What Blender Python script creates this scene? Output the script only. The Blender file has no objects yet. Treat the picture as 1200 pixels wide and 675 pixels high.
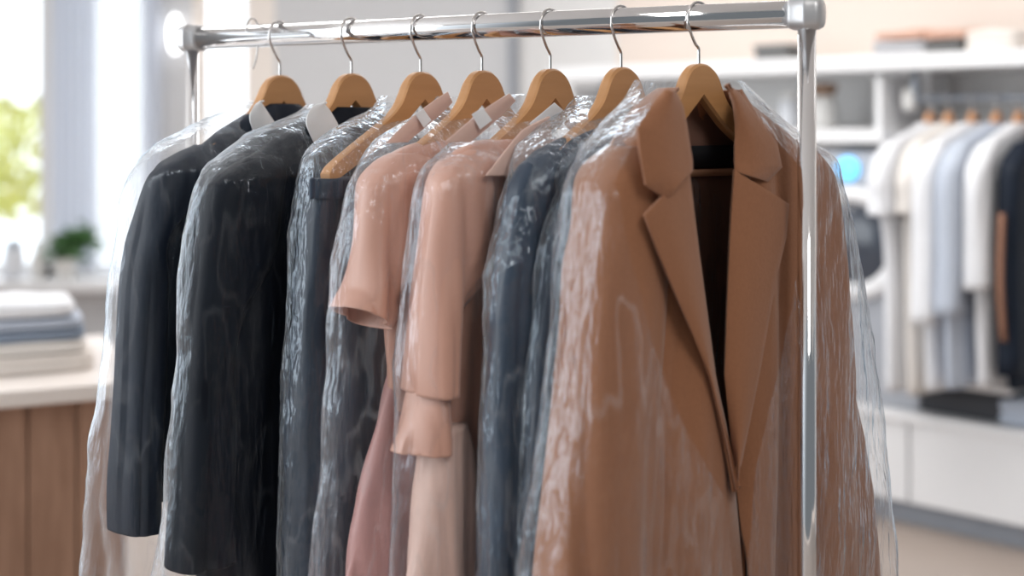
import bpy, bmesh, math, random
from mathutils import Vector, noise as mn

random.seed(7)
scene = bpy.context.scene
COL = scene.collection
PI = math.pi

# ------------------------------------------------------------------ camera, world, lights
FPX, CX, HY = 1500.0, 600.0, 150.0      # focal length in px of the 1200x675 frame, horizon row
CAMZ = 1.40
cd = bpy.data.cameras.new('camera')
cd.sensor_width = 36.0
cd.lens = FPX / 1200 * 36.0
cd.shift_y = -(337.5 - HY) / 1200
cd.dof.use_dof = True
cd.dof.focus_distance = 1.88
cd.dof.aperture_fstop = cd.lens / 1000 / 0.030
cd.clip_start = 0.05
cam = bpy.data.objects.new('camera', cd)
cam.location = (0, 0, CAMZ)
cam.rotation_euler = (PI / 2, 0, 0)
COL.objects.link(cam)
scene.camera = cam

scene.view_settings.view_transform = 'Standard'
scene.view_settings.look = 'None'
scene.view_settings.gamma = 1.0
scene.view_settings.use_curve_mapping = False
scene.view_settings.exposure = 0.12
scene.cycles.transparent_max_bounces = 24
scene.cycles.max_bounces = 8

w = bpy.data.worlds.new('world'); scene.world = w
w.use_nodes = True
bg = w.node_tree.nodes['Background']
# daylight outside is brightest beyond the windows (+Y and -X); the shop behind the camera is dimmer
_nt = w.node_tree
_tc = _nt.nodes.new('ShaderNodeTexCoord'); _dt = _nt.nodes.new('ShaderNodeVectorMath'); _dt.operation = 'DOT_PRODUCT'
_dt.inputs[1].default_value = (-0.55, 0.80, 0.25)
_nt.links.new(_tc.outputs['Generated'], _dt.inputs[0])
_mr = _nt.nodes.new('ShaderNodeMapRange'); _mr.interpolation_type = 'SMOOTHSTEP'
_mr.inputs[1].default_value = -0.6; _mr.inputs[2].default_value = 0.9
_mr.inputs[3].default_value = 0.20; _mr.inputs[4].default_value = 2.2
_nt.links.new(_dt.outputs['Value'], _mr.inputs[0])
bg.inputs[0].default_value = (0.87, 0.94, 1.0, 1)
_nt.links.new(_mr.outputs[0], bg.inputs[1])


def area_light(name, loc, target, sx, sy, power, col=(1, 1, 1)):
    l = bpy.data.lights.new(name, 'AREA')
    l.shape = 'RECTANGLE'; l.size = sx; l.size_y = sy; l.energy = power; l.color = col
    o = bpy.data.objects.new(name, l); o.location = loc
    d = Vector(target) - Vector(loc)
    o.rotation_euler = d.to_track_quat('-Z', 'Y').to_euler()
    COL.objects.link(o)
    return o


area_light('window_light', (-2.9, 1.9, 1.7), (0.0, 2.0, 1.2), 2.4, 2.0, 52, (0.93, 0.97, 1.0))
area_light('fill_light_front', (0.9, 0.2, 2.70), (0.6, 1.2, 0), 0.5, 1.6, 24, (1, 0.98, 0.95))  # unseen fill lamp, added to light the front of the coat
area_light('fill_light_back', (-0.6, 4.4, 2.70), (-0.6, 4.4, 0), 2.6, 0.8, 34, (1, 0.98, 0.96))  # fill added to lift the back wall; stands for no known fixture
area_light('fill_light_laundry', (1.2, 3.2, 2.70), (1.6, 4.2, 0.8), 1.6, 0.8, 20, (1, 0.98, 0.96))  # another unseen lamp, put in to brighten the laundry whites


# ------------------------------------------------------------------ materials
def nodes_of(name):
    m = bpy.data.materials.new(name); m.use_nodes = True
    nt = m.node_tree
    for n in list(nt.nodes): nt.nodes.remove(n)
    out = nt.nodes.new('ShaderNodeOutputMaterial')
    return m, nt, out


def tex_noise(nt, scale, stretch=(1, 1, 1), detail=3, rough=0.5):
    tc = nt.nodes.new('ShaderNodeTexCoord')
    mp = nt.nodes.new('ShaderNodeMapping'); mp.inputs['Scale'].default_value = stretch
    nz = nt.nodes.new('ShaderNodeTexNoise')
    nz.inputs['Scale'].default_value = scale; nz.inputs['Detail'].default_value = detail
    nz.inputs['Roughness'].default_value = rough
    nt.links.new(tc.outputs['Object'], mp.inputs['Vector'])
    nt.links.new(mp.outputs[0], nz.inputs['Vector'])
    return nz


def mat(name, col, rough=0.6, metal=0.0, var=0.06, nscale=12, bump=0.0, bscale=40, stretch=(1, 1, 1),
        sheen=0.0, emit=None, estr=0.0, spec=0.5, coat=0.0, bstretch=(1, 1, 1), trans=0.0):
    m, nt, out = nodes_of(name)
    p = nt.nodes.new('ShaderNodeBsdfPrincipled')
    nz = tex_noise(nt, nscale, stretch)
    mix = nt.nodes.new('ShaderNodeMix'); mix.data_type = 'RGBA'
    mix.inputs[6].default_value = tuple(max(0, c * (1 - var)) for c in col) + (1,)
    mix.inputs[7].default_value = tuple(min(1, c * (1 + var)) for c in col) + (1,)
    nt.links.new(nz.outputs[0], mix.inputs[0])
    nt.links.new(mix.outputs[2], p.inputs['Base Color'])
    p.inputs['Roughness'].default_value = rough
    p.inputs['Metallic'].default_value = metal
    p.inputs['Specular IOR Level'].default_value = spec
    p.inputs['Sheen Weight'].default_value = sheen
    p.inputs['Coat Weight'].default_value = coat
    p.inputs['Transmission Weight'].default_value = trans
    if emit:
        p.inputs['Emission Color'].default_value = tuple(emit) + (1,)
        p.inputs['Emission Strength'].default_value = estr
    if bump:
        b2 = tex_noise(nt, bscale, bstretch, 4, 0.6)
        bm_ = nt.nodes.new('ShaderNodeBump'); bm_.inputs['Strength'].default_value = bump
        bm_.inputs['Distance'].default_value = 0.01
        nt.links.new(b2.outputs[0], bm_.inputs['Height'])
        nt.links.new(bm_.outputs[0], p.inputs['Normal'])
    nt.links.new(p.outputs[0], out.inputs[0])
    return m


def film_mat(name, veil=0.10, gloss=0.9, edge=0.35, rough=0.14, bumpd=0.012, crease_glint=0.10):
    """thin clear polythene: mostly see-through, a glossy skin, a faint white body"""
    m, nt, out = nodes_of(name)
    L = nt.links.new
    nA = tex_noise(nt, 9, (1, 1, 0.28), 5, 0.6)
    nB = tex_noise(nt, 46, (1, 1, 0.16), 3, 0.6)
    add = nt.nodes.new('ShaderNodeMath'); add.operation = 'MULTIPLY_ADD'
    L(nB.outputs[0], add.inputs[0]); add.inputs[1].default_value = 0.34
    L(nA.outputs[0], add.inputs[2])
    bp = nt.nodes.new('ShaderNodeBump'); bp.inputs['Strength'].default_value = 0.9
    bp.inputs['Distance'].default_value = bumpd
    L(add.outputs[0], bp.inputs['Height'])
    tr = nt.nodes.new('ShaderNodeBsdfTransparent')
    gl = nt.nodes.new('ShaderNodeBsdfGlossy'); gl.inputs['Roughness'].default_value = rough
    gl.inputs[0].default_value = (0.80, 0.90, 1.0, 1)
    df = nt.nodes.new('ShaderNodeBsdfDiffuse'); df.inputs[0].default_value = (0.93, 0.95, 0.98, 1)
    tl = nt.nodes.new('ShaderNodeBsdfTranslucent'); tl.inputs[0].default_value = (0.93, 0.95, 0.98, 1)
    body = nt.nodes.new('ShaderNodeMixShader'); body.inputs[0].default_value = 0.5
    L(df.outputs[0], body.inputs[1]); L(tl.outputs[0], body.inputs[2])
    L(bp.outputs[0], gl.inputs['Normal']); L(bp.outputs[0], df.inputs['Normal'])
    lw = nt.nodes.new('ShaderNodeLayerWeight'); lw.inputs[0].default_value = 0.5
    pw = nt.nodes.new('ShaderNodeMath'); pw.operation = 'POWER'; pw.inputs[1].default_value = 2.6
    L(lw.outputs['Facing'], pw.inputs[0])
    # clouded fold creases, whitened to paint bright highlight streaks into the film
    nC = tex_noise(nt, 9, (1, 1, 0.30), 3, 0.5)
    s1 = nt.nodes.new('ShaderNodeMath'); s1.operation = 'SUBTRACT'; s1.inputs[1].default_value = 0.5
    L(nC.outputs[0], s1.inputs[0])
    s2 = nt.nodes.new('ShaderNodeMath'); s2.operation = 'ABSOLUTE'; L(s1.outputs[0], s2.inputs[0])
    rg = nt.nodes.new('ShaderNodeMapRange'); rg.interpolation_type = 'SMOOTHSTEP'
    rg.inputs[1].default_value = 0.0; rg.inputs[2].default_value = 0.016
    rg.inputs[3].default_value = crease_glint; rg.inputs[4].default_value = veil
    L(s2.outputs[0], rg.inputs[0])
    vf = nt.nodes.new('ShaderNodeMath'); vf.operation = 'MULTIPLY_ADD'; vf.use_clamp = True
    L(pw.outputs[0], vf.inputs[0]); vf.inputs[1].default_value = edge; L(rg.outputs[0], vf.inputs[2])
    m1 = nt.nodes.new('ShaderNodeMixShader')
    L(vf.outputs[0], m1.inputs[0]); L(tr.outputs[0], m1.inputs[1]); L(body.outputs[0], m1.inputs[2])
    # Schlick reflectance of a thin sheet, the same from both of its sides
    lf = nt.nodes.new('ShaderNodeLayerWeight'); lf.inputs[0].default_value = 0.5
    L(bp.outputs[0], lf.inputs['Normal'])
    p5 = nt.nodes.new('ShaderNodeMath'); p5.operation = 'POWER'; p5.inputs[1].default_value = 4.0
    L(lf.outputs['Facing'], p5.inputs[0])
    fr = nt.nodes.new('ShaderNodeMath'); fr.operation = 'MULTIPLY_ADD'; fr.use_clamp = True
    L(p5.outputs[0], fr.inputs[0]); fr.inputs[1].default_value = 0.95; fr.inputs[2].default_value = 0.032
    gm = nt.nodes.new('ShaderNodeMath'); gm.operation = 'MULTIPLY_ADD'; gm.use_clamp = True
    L(fr.outputs[0], gm.inputs[0]); gm.inputs[1].default_value = gloss; gm.inputs[2].default_value = 0.0
    m2 = nt.nodes.new('ShaderNodeMixShader')
    L(gm.outputs[0], m2.inputs[0]); L(m1.outputs[0], m2.inputs[1]); L(gl.outputs[0], m2.inputs[2])
    L(m2.outputs[0], out.inputs[0])
    return m


def wood_mat(name, c1, c2, scale=3.0, stretch=(1, 1, 8), rough=0.45, planks=None):
    m, nt, out = nodes_of(name)
    p = nt.nodes.new('ShaderNodeBsdfPrincipled'); p.inputs['Roughness'].default_value = rough
    nz = tex_noise(nt, scale, stretch, 6, 0.6)
    rp = nt.nodes.new('ShaderNodeValToRGB')
    rp.color_ramp.elements[0].position = 0.35; rp.color_ramp.elements[0].color = tuple(c1) + (1,)
    rp.color_ramp.elements[1].position = 0.65; rp.color_ramp.elements[1].color = tuple(c2) + (1,)
    nt.links.new(nz.outputs[0], rp.inputs[0])
    nt.links.new(rp.outputs[0], p.inputs['Base Color'])
    nt.links.new(p.outputs[0], out.inputs[0])
    return m


M = {}
M['wall'] = mat('grey_wall_paint', (0.62, 0.625, 0.64), 0.8, var=0.01)
M['wall_white'] = mat('white_wall_paint', (0.74, 0.73, 0.72), 0.8, var=0.01)
M['wall_blush'] = mat('blush_wall_paint', (0.76, 0.66, 0.59), 0.8, var=0.015)
M['white'] = mat('white_lacquer', (0.82, 0.82, 0.83), 0.4, var=0.01)
M['pearl'] = mat('pearl_frame_paint', (0.86, 0.79, 0.73), 0.6, var=0.01)
M['kick'] = mat('toe_kick', (0.30, 0.32, 0.36), 0.6)
M['floor'] = mat('pale_floor', (0.46, 0.38, 0.33), 0.35, var=0.05, nscale=3)
M['ceiling'] = mat('ceiling_paint', (0.85, 0.85, 0.85), 0.9, var=0.01)
M['chrome'] = mat('chrome', (0.80, 0.80, 0.81), 0.07, 1.0, var=0.01)
M['steel'] = mat('hook_steel', (0.60, 0.58, 0.57), 0.22, 1.0, var=0.02)
M['cast'] = mat('grey_cast_metal', (0.52, 0.52, 0.53), 0.38, 0.5, var=0.03)
M['hanger'] = wood_mat('beech', (0.46, 0.225, 0.085), (0.55, 0.28, 0.115), 5, (0.5, 0.5, 5), 0.42)
M['hanger_far'] = wood_mat('beech_far', (0.55, 0.27, 0.13), (0.62, 0.33, 0.17), 5, (1, 1, 5), 0.5)
M['counter_wood'] = wood_mat('brown_wood_boards', (0.30, 0.165, 0.105), (0.41, 0.24, 0.16), 6, (6, 6, 0.6), 0.5)
M['counter_top'] = mat('cream_counter_top', (0.80, 0.73, 0.68), 0.35, var=0.01)
M['navy'] = mat('navy_wool', (0.009, 0.015, 0.028), 0.55, var=0.25, nscale=20, bump=0.3, bscale=10, sheen=0.0, spec=0.22, bstretch=(1, 1, 0.35))
M['black'] = mat('midnight_wool', (0.0035, 0.006, 0.012), 0.55, var=0.2, nscale=20, bump=0.25, bscale=9, sheen=0.0, spec=0.16, bstretch=(1, 1, 0.35))
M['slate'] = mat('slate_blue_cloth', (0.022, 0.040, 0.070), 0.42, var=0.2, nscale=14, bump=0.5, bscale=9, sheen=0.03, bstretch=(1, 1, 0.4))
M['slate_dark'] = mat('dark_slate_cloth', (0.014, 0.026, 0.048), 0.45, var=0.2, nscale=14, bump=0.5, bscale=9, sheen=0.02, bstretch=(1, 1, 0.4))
M['slate_lightened'] = mat('lightened_slate_cloth', (0.065, 0.10, 0.155), 0.45, var=0.2, nscale=14, bump=0.5, bscale=9, bstretch=(1, 1, 0.4))  # second trouser leg: slate lightened in colour to offset film and shade
M['blush'] = mat('blush_satin', (0.58, 0.315, 0.235), 0.42, var=0.05, nscale=6, bump=0.2, bscale=6, sheen=0.2, bstretch=(1, 1, 0.2))
M['blush_sheer'] = mat('blush_chiffon', (0.66, 0.45, 0.38), 0.5, var=0.05, nscale=8, bump=0.1, sheen=0.2)
M['rose'] = mat('rose_satin', (0.50, 0.26, 0.24), 0.45, var=0.08, nscale=6, bump=0.2, bscale=6, sheen=0.2, bstretch=(1, 1, 0.2))
M['camel'] = mat('camel_wool', (0.300, 0.130, 0.064), 0.82, var=0.10, nscale=220, bump=0.10, bscale=240, sheen=0.25, spec=0.25)
M['lining'] = mat('brown_lining', (0.165, 0.085, 0.062), 0.5, var=0.15, nscale=7, bump=0.3, bscale=8, bstretch=(1, 1, 0.3))
M['label'] = mat('black_label', (0.010, 0.011, 0.014), 0.6)
M['trim'] = mat('tan_trim', (0.42, 0.21, 0.12), 0.6)
M['collar'] = mat('white_collar_cotton', (0.83, 0.83, 0.84), 0.7, var=0.01, bump=0.05)
M['film'] = film_mat('clear_polythene', veil=0.004, edge=0.6, gloss=1.3, rough=0.13, bumpd=0.022, crease_glint=0.10)
M['film_milky'] = film_mat('milky_polythene', veil=0.012, edge=1.0, gloss=1.0, rough=0.18, bumpd=0.014, crease_glint=0.06)
M['film_strong'] = film_mat('shiny_polythene', veil=0.005, gloss=1.5, edge=0.7, rough=0.12, bumpd=0.032, crease_glint=0.12)
M['film_black'] = film_mat('smooth_polythene', veil=0.002, gloss=0.75, edge=0.95, rough=0.13, bumpd=0.020, crease_glint=0.035)
M['film_coat'] = film_mat('thin_polythene', veil=0.002, gloss=1.25, edge=0.4, rough=0.15, bumpd=0.024, crease_glint=0.12)
M['tag'] = mat('white_paper_tag', (0.80, 0.81, 0.83), 0.5)
M['leaf'] = mat('green_leaf', (0.05, 0.14, 0.035), 0.5, var=0.4, nscale=9)
M['tree_leaf'] = mat('sunlit_leaf', (0.80, 0.86, 0.30), 0.6, var=0.3, nscale=3)
M['bark'] = mat('bark', (0.2, 0.13, 0.08), 0.8, var=0.3)
M['pot'] = mat('white_pot', (0.75, 0.74, 0.72), 0.4)
M['dark'] = mat('dark_box', (0.020, 0.022, 0.030), 0.5)
M['grey_dark'] = mat('dark_grey_item', (0.13, 0.13, 0.13), 0.6)
M['grey_cloth'] = mat('grey_cloth', (0.45, 0.45, 0.47), 0.8, bump=0.2, bscale=30)
M['peach_cloth'] = mat('peach_cloth', (0.68, 0.42, 0.32), 0.8, bump=0.2, bscale=30)
M['cream_cloth'] = mat('cream_cloth', (0.78, 0.72, 0.67), 0.8, bump=0.2, bscale=30)
M['white_cloth'] = mat('white_cloth', (0.80, 0.81, 0.84), 0.8, bump=0.2, bscale=20)
M['bluegrey_cloth'] = mat('bluegrey_cloth', (0.24, 0.29, 0.37), 0.8, bump=0.3, bscale=20)
M['ivory_cloth'] = mat('ivory_cloth', (0.78, 0.74, 0.70), 0.8)
M['mist_cloth'] = mat('mist_cloth', (0.50, 0.55, 0.64), 0.8)
M['rust'] = mat('rust_trim', (0.27, 0.13, 0.08), 0.7)
M['machine'] = mat('silver_machine', (0.40, 0.42, 0.46), 0.4, 0.2, var=0.02)
M['door_dark'] = mat('dark_door_glass', (0.05, 0.06, 0.08), 0.12)
M['display'] = mat('blue_display', (0.1, 0.4, 0.8), 0.3, emit=(0.13, 0.55, 1.0), estr=1.3)
M['sconce'] = mat('lit_glass', (0.9, 0.9, 0.9), 0.4, emit=(1, 1, 1), estr=3.0)
M['lamp_panel'] = mat('lit_panel', (0.9, 0.9, 0.9), 0.4, emit=(1, 1, 1), estr=2.0)
M['curtain'] = film_mat('sheer_curtain', veil=0.45, gloss=0.0, edge=0.3, crease_glint=0.45)
def curtain_mat(name, col):
    m, nt, out = nodes_of(name)
    d = nt.nodes.new('ShaderNodeBsdfDiffuse'); t = nt.nodes.new('ShaderNodeBsdfTranslucent')
    nz = tex_noise(nt, 60, (1, 1, 1)); mx = nt.nodes.new('ShaderNodeMixShader'); mx.inputs[0].default_value = 0.6
    mc = nt.nodes.new('ShaderNodeMix'); mc.data_type = 'RGBA'
    mc.inputs[6].default_value = tuple(c * .97 for c in col) + (1,); mc.inputs[7].default_value = tuple(col) + (1,)
    nt.links.new(nz.outputs[0], mc.inputs[0])
    nt.links.new(mc.outputs[2], d.inputs[0]); nt.links.new(mc.outputs[2], t.inputs[0])
    nt.links.new(d.outputs[0], mx.inputs[1]); nt.links.new(t.outputs[0], mx.inputs[2]); nt.links.new(mx.outputs[0], out.inputs[0])
    return m


M['curtain_white'] = curtain_mat('white_curtain_cloth', (0.95, 0.95, 0.96))
M['curtain_blue'] = curtain_mat('pale_blue_curtain', (0.90, 0.92, 0.96))
M['brown_vase'] = mat('brown_vase', (0.24, 0.15, 0.10), 0.5)
M['steel_far'] = mat('brushed_rod', (0.42, 0.46, 0.52), 0.35, 0.7)
M['glass_jar'] = mat('frosted_jar', (0.72, 0.74, 0.78), 0.25)


# ------------------------------------------------------------------ object helpers
def link_mesh(name, verts, faces, material, parent=None, smooth=True):
    me = bpy.data.meshes.new(name)
    me.from_pydata([tuple(v) for v in verts], [], faces)
    me.update()
    if smooth:
        me.polygons.foreach_set('use_smooth', [True] * len(me.polygons))
    me.materials.append(material)
    o = bpy.data.objects.new(name, me)
    COL.objects.link(o)
    if parent is not None:
        o.parent = parent
        o.matrix_parent_inverse = parent_inv(parent)
    return o


def parent_inv(p):
    from mathutils import Matrix
    mtx = Matrix.Translation(p.location)
    q = p.parent
    while q is not None:
        q = q.parent
    return mtx.inverted() if p.type == 'EMPTY' else Matrix.Identity(4)


def bm_obj(name, bm, material, parent=None, smooth=True):
    bmesh.ops.recalc_face_normals(bm, faces=bm.faces[:])
    vs = [v.co.copy() for v in bm.verts]
    bm.verts.index_update()
    fs = [[v.index for v in f.verts] for f in bm.faces]
    bm.free()
    return link_mesh(name, vs, fs, material, parent, smooth)


def thing(name, label, cat, loc=(0, 0, 0), group=None):
    o = bpy.data.objects.new(name, None); COL.objects.link(o)
    o.empty_display_size = 0.05
    o.location = loc
    o['label'] = label; o['category'] = cat
    if group: o['group'] = group
    return o


def tag(o, label, cat, group=None):
    o['label'] = label; o['category'] = cat
    if group: o['group'] = group
    return o


def struct(o):
    o['kind'] = 'structure'; return o


def bevel_mod(o, wdt=0.004, seg=2):
    b = o.modifiers.new('bevel', 'BEVEL'); b.width = wdt; b.segments = seg; b.limit_method = 'ANGLE'
    return o


def solid(o, t=0.002, off=0):
    s = o.modifiers.new('solidify', 'SOLIDIFY'); s.thickness = t; s.offset = off
    return o


def box_bm(bm, c, size, ax=None):
    """box centred at c; ax = (x axis, y axis) horizontal unit vectors"""
    X = Vector((1, 0, 0)) if ax is None else Vector((ax[0][0], ax[0][1], 0))
    Y = Vector((0, 1, 0)) if ax is None else Vector((ax[1][0], ax[1][1], 0))
    Z = Vector((0, 0, 1)); c = Vector(c)
    vs = []
    for k in (-1, 1):
        for j in (-1, 1):
            for i in (-1, 1):
                vs.append(bm.verts.new(c + X * i * size[0] / 2 + Y * j * size[1] / 2 + Z * k * size[2] / 2))
    for f in ((0, 2, 3, 1), (4, 5, 7, 6), (0, 1, 5, 4), (2, 6, 7, 3), (0, 4, 6, 2), (1, 3, 7, 5)):
        bm.faces.new([vs[i] for i in f])


def box(name, c, size, material, parent=None, ax=None, bev=0.0):
    bm = bmesh.new(); box_bm(bm, c, size, ax)
    o = bm_obj(name, bm, material, parent, smooth=False)
    if bev: bevel_mod(o, bev)
    return o


def tube_bm(bm, pts, r, n=12, caps=True):
    pts = [Vector(p) for p in pts]
    rs = r if isinstance(r, (list, tuple)) else [r] * len(pts)
    rings = []
    prev = None
    for i, p in enumerate(pts):
        t = (pts[min(i + 1, len(pts) - 1)] - pts[max(i - 1, 0)]).normalized()
        if prev is None:
            a = t.orthogonal().normalized()
        else:
            a = (prev - t * prev.dot(t)).normalized()
        prev = a
        b = t.cross(a)
        rings.append([bm.verts.new(p + (a * math.cos(2 * PI * k / n) + b * math.sin(2 * PI * k / n)) * rs[i]) for k in range(n)])
    for i in range(len(rings) - 1):
        for k in range(n):
            bm.faces.new((rings[i][k], rings[i][(k + 1) % n], rings[i + 1][(k + 1) % n], rings[i + 1][k]))
    if caps:
        bm.faces.new(rings[0][::-1]); bm.faces.new(rings[-1])


def tube(name, pts, r, material, parent=None, n=12):
    bm = bmesh.new(); tube_bm(bm, pts, r, n)
    return bm_obj(name, bm, material, parent)


def lathe(name, c, prof, material, parent=None, n=24):
    """prof: list of (radius, z)"""
    bm = bmesh.new(); rings = []
    for r, z in prof:
        rings.append([bm.verts.new((c[0] + max(r, 1e-4) * math.cos(2 * PI * k / n), c[1] + max(r, 1e-4) * math.sin(2 * PI * k / n), c[2] + z)) for k in range(n)])
    for i in range(len(rings) - 1):
        for k in range(n):
            bm.faces.new((rings[i][k], rings[i][(k + 1) % n], rings[i + 1][(k + 1) % n], rings[i + 1][k]))
    bm.faces.new(rings[0][::-1]); bm.faces.new(rings[-1])
    return bm_obj(name, bm, material, parent)


def crspline(pts, n=6):
    """Catmull-Rom through tuples of any size"""
    out = []
    P = [pts[0]] + list(pts) + [pts[-1]]
    for i in range(1, len(P) - 2):
        for j in range(n):
            t = j / n
            out.append(tuple(0.5 * ((2 * b) + (c - a) * t + (2 * a - 5 * b + 4 * c - d) * t * t + (-a + 3 * b - 3 * c + d) * t ** 3)
                             for a, b, c, d in zip(P[i - 1], P[i], P[i + 1], P[i + 2])))
    out.append(tuple(pts[-1]))
    return out


def lerp_table(tab, x):
    """tab: list of (x, y) ascending; linear interpolation"""
    if x <= tab[0][0]: return tab[0][1]
    for (x0, y0), (x1, y1) in zip(tab, tab[1:]):
        if x <= x1: return y0 + (y1 - y0) * (x - x0) / (x1 - x0)
    return tab[-1][1]


# ------------------------------------------------------------------ frames: places where garments hang
def unproj(px, py, Z):
    return Vector(((px - CX) / FPX * Z, Z, CAMZ + (HY - py) / FPX * Z))


class Frame:
    """origin on a rail; u = horizontal direction along the hanger towards its far arm, n = garment front"""
    def __init__(self, hx, hy, hz, ang):
        self.h = Vector((hx, hy, hz))
        self.u = Vector((math.cos(ang), math.sin(ang), 0))
        self.n = Vector((math.sin(ang), -math.cos(ang), 0))

    def s_at(self, px, off=0.0):
        k = (px - CX) / FPX
        o = self.h + self.n * off
        return (k * o.y - o.x) / (self.u.x - k * self.u.y)

    def pt(self, s, off, z):
        p = self.h + self.u * s + self.n * off
        return Vector((p.x, p.y, z))

    def on(self, px, py, off=0.0):
        s = self.s_at(px, off)
        p = self.h + self.u * s + self.n * off
        return s, CAMZ + (HY - py) / FPX * p.y


PR = Vector((0.3985, 1.73)); PL = Vector((-0.552, 2.2075))
RAILZ = CAMZ + 0.1545


def rail_frame(px, ang):
    k = (px - CX) / FPX
    d = PL - PR
    t = (k * PR.y - PR.x) / (d.x - k * d.y)
    q = PR + d * t
    return Frame(q.x, q.y, RAILZ, ang)


def fold(s, z, A, fq, ph, zt=1.0):
    """vertical drapery folds: rounded ridges with tight valleys, plus a slow wander"""
    if A == 0: return 0
    wob = mn.noise(Vector((s * 4 + ph * 3, z * 1.6, ph)))
    a = 1 - 2 * abs(math.sin(PI * (s * fq + ph + 0.6 * wob))) ** 0.7
    b = 1 - 2 * abs(math.sin(PI * (s * fq * 2.3 + ph * 2 + 1.1 * wob))) ** 0.8
    return A * (-0.75 * a - 0.35 * b * (0.4 + 0.6 * abs(wob) * 2) + 0.5 * wob)


def crinkle(p, amp, sc):
    v = 0; a = 1
    q = Vector((p.x * sc, p.y * sc, p.z * sc * 0.5))
    for _ in range(3):
        v += a * (0.5 - abs(mn.noise(q))) * 1.2; q = q * 2.1 + Vector((3.1, 1.7, 5.3)); a *= 0.5
    return (v - 0.9) * amp


def loft(name, fr, rows, material, parent, b=0.045, p=2.6, A=0.0, fq=14, ph=0.0, gap=None, cap_top=True,
         n=88, step=5, tilt=0.0, nc=0.0, cr=0.0, crs=14, thick=0.0016, Atop=0.3, off_l=-0.5, edgeA=1.0, crout=False, nctop=0.0):
    """rows: (py, left px, right) with right = ('s', value) in metres, ('p', px) or None (mirror); or 5-tuples adding b scale.
    gap: (rows of (py, px left), rows of (py, px right)) leaves the front open."""
    ctl = []
    rows = list(rows)
    if rows[-1][0] == 700:                      # hangs on below the picture
        a, b2 = rows[-2], rows[-1]
        def ext(u, v):
            if isinstance(v, tuple): return (v[0], v[1] + (v[1] - u[1]) * 0.8 * 100 / (700 - a[0])) if u else v
            return v if v is None else v + (v - u) * 100 / (700 - a[0])
        rows.append((800, ext(a[1], b2[1]), ext(a[2], b2[2])) + tuple(b2[3:]))
    for r in rows:
        py, pxl, right = r[0], r[1], r[2]
        bb = b * (r[3] if len(r) > 3 else 1.0)
        s0, z = fr.on(pxl, py, nc + off_l * bb)
        if right is None: s1 = -s0
        elif right[0] == 's': s1 = right[1]
        elif right[0] == 'w': s1 = s0 + right[1]
        else: s1 = fr.s_at(right[1], nc + 0.5 * bb)
        ctl.append((z, s0, s1, bb, float(py)))
    rr = crspline(ctl, step)
    bm = bmesh.new(); rings = []
    ztop = rr[0][0]; zbot = rr[-1][0]
    for (z, s0, s1, bb, py) in rr:
        mid = (s0 + s1) / 2; hw = max(abs(s1 - s0) / 2, 0.004)
        zt = (ztop - z) / max(1e-6, ztop - zbot)
        amp = A * (Atop + (1 - Atop) * zt)
        if gap:
            sl = fr.s_at(lerp_table(gap[0], py), nc + bb); sr = fr.s_at(lerp_table(gap[1], py), nc + bb)
            def ang_of(s):
                c = max(-0.98, min(0.98, (s - mid) / hw))
                return math.acos(math.copysign(abs(c) ** (p / 2), c))
            a0 = ang_of(sl); a1 = 2 * PI + ang_of(sr)
            if a1 > a0 + 2 * PI - 0.004: a1 = a0 + 2 * PI - 0.004
            th = [a0 + (a1 - a0) * k / (n - 1) for k in range(n)]
        else:
            th = [2 * PI * k / n for k in range(n)]
        ring = []
        for t in th:
            c, sn = math.cos(t), math.sin(t)
            ds = math.copysign(abs(c) ** (2 / p), c); dn = math.copysign(abs(sn) ** (2 / p), sn)
            s = mid + hw * ds; o = nc + bb * dn + nctop * max(0.0, 1 - (ztop - z) / 0.11)
            f = fold(s, z, amp, fq, ph + (0.37 if sn < 0 else 0))
            o += f * math.copysign(min(1, abs(sn) * 1.5), sn)
            s += f * 0.5 * edgeA * math.copysign(1, c) * abs(c)
            zz = z + tilt * (s - mid) * min(1.0, max(0, (zt - 0.4) / 0.6))
            q = fr.pt(s, o, zz)
            if cr:
                k = crinkle(q, cr, crs) + (cr * 0.5 if crout else 0)
                q += (fr.u * c + fr.n * sn) * k
            ring.append(bm.verts.new(q))
        rings.append(ring)
    m = len(rings[0])
    for i in range(len(rings) - 1):
        for k in range(m if not gap else m - 1):
            bm.faces.new((rings[i][k], rings[i + 1][k], rings[i + 1][(k + 1) % m], rings[i][(k + 1) % m]))
    if cap_top and not gap:
        bm.faces.new(rings[0])
    o = bm_obj(name, bm, material, parent)
    if thick: solid(o, thick, 0)
    return o


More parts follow.
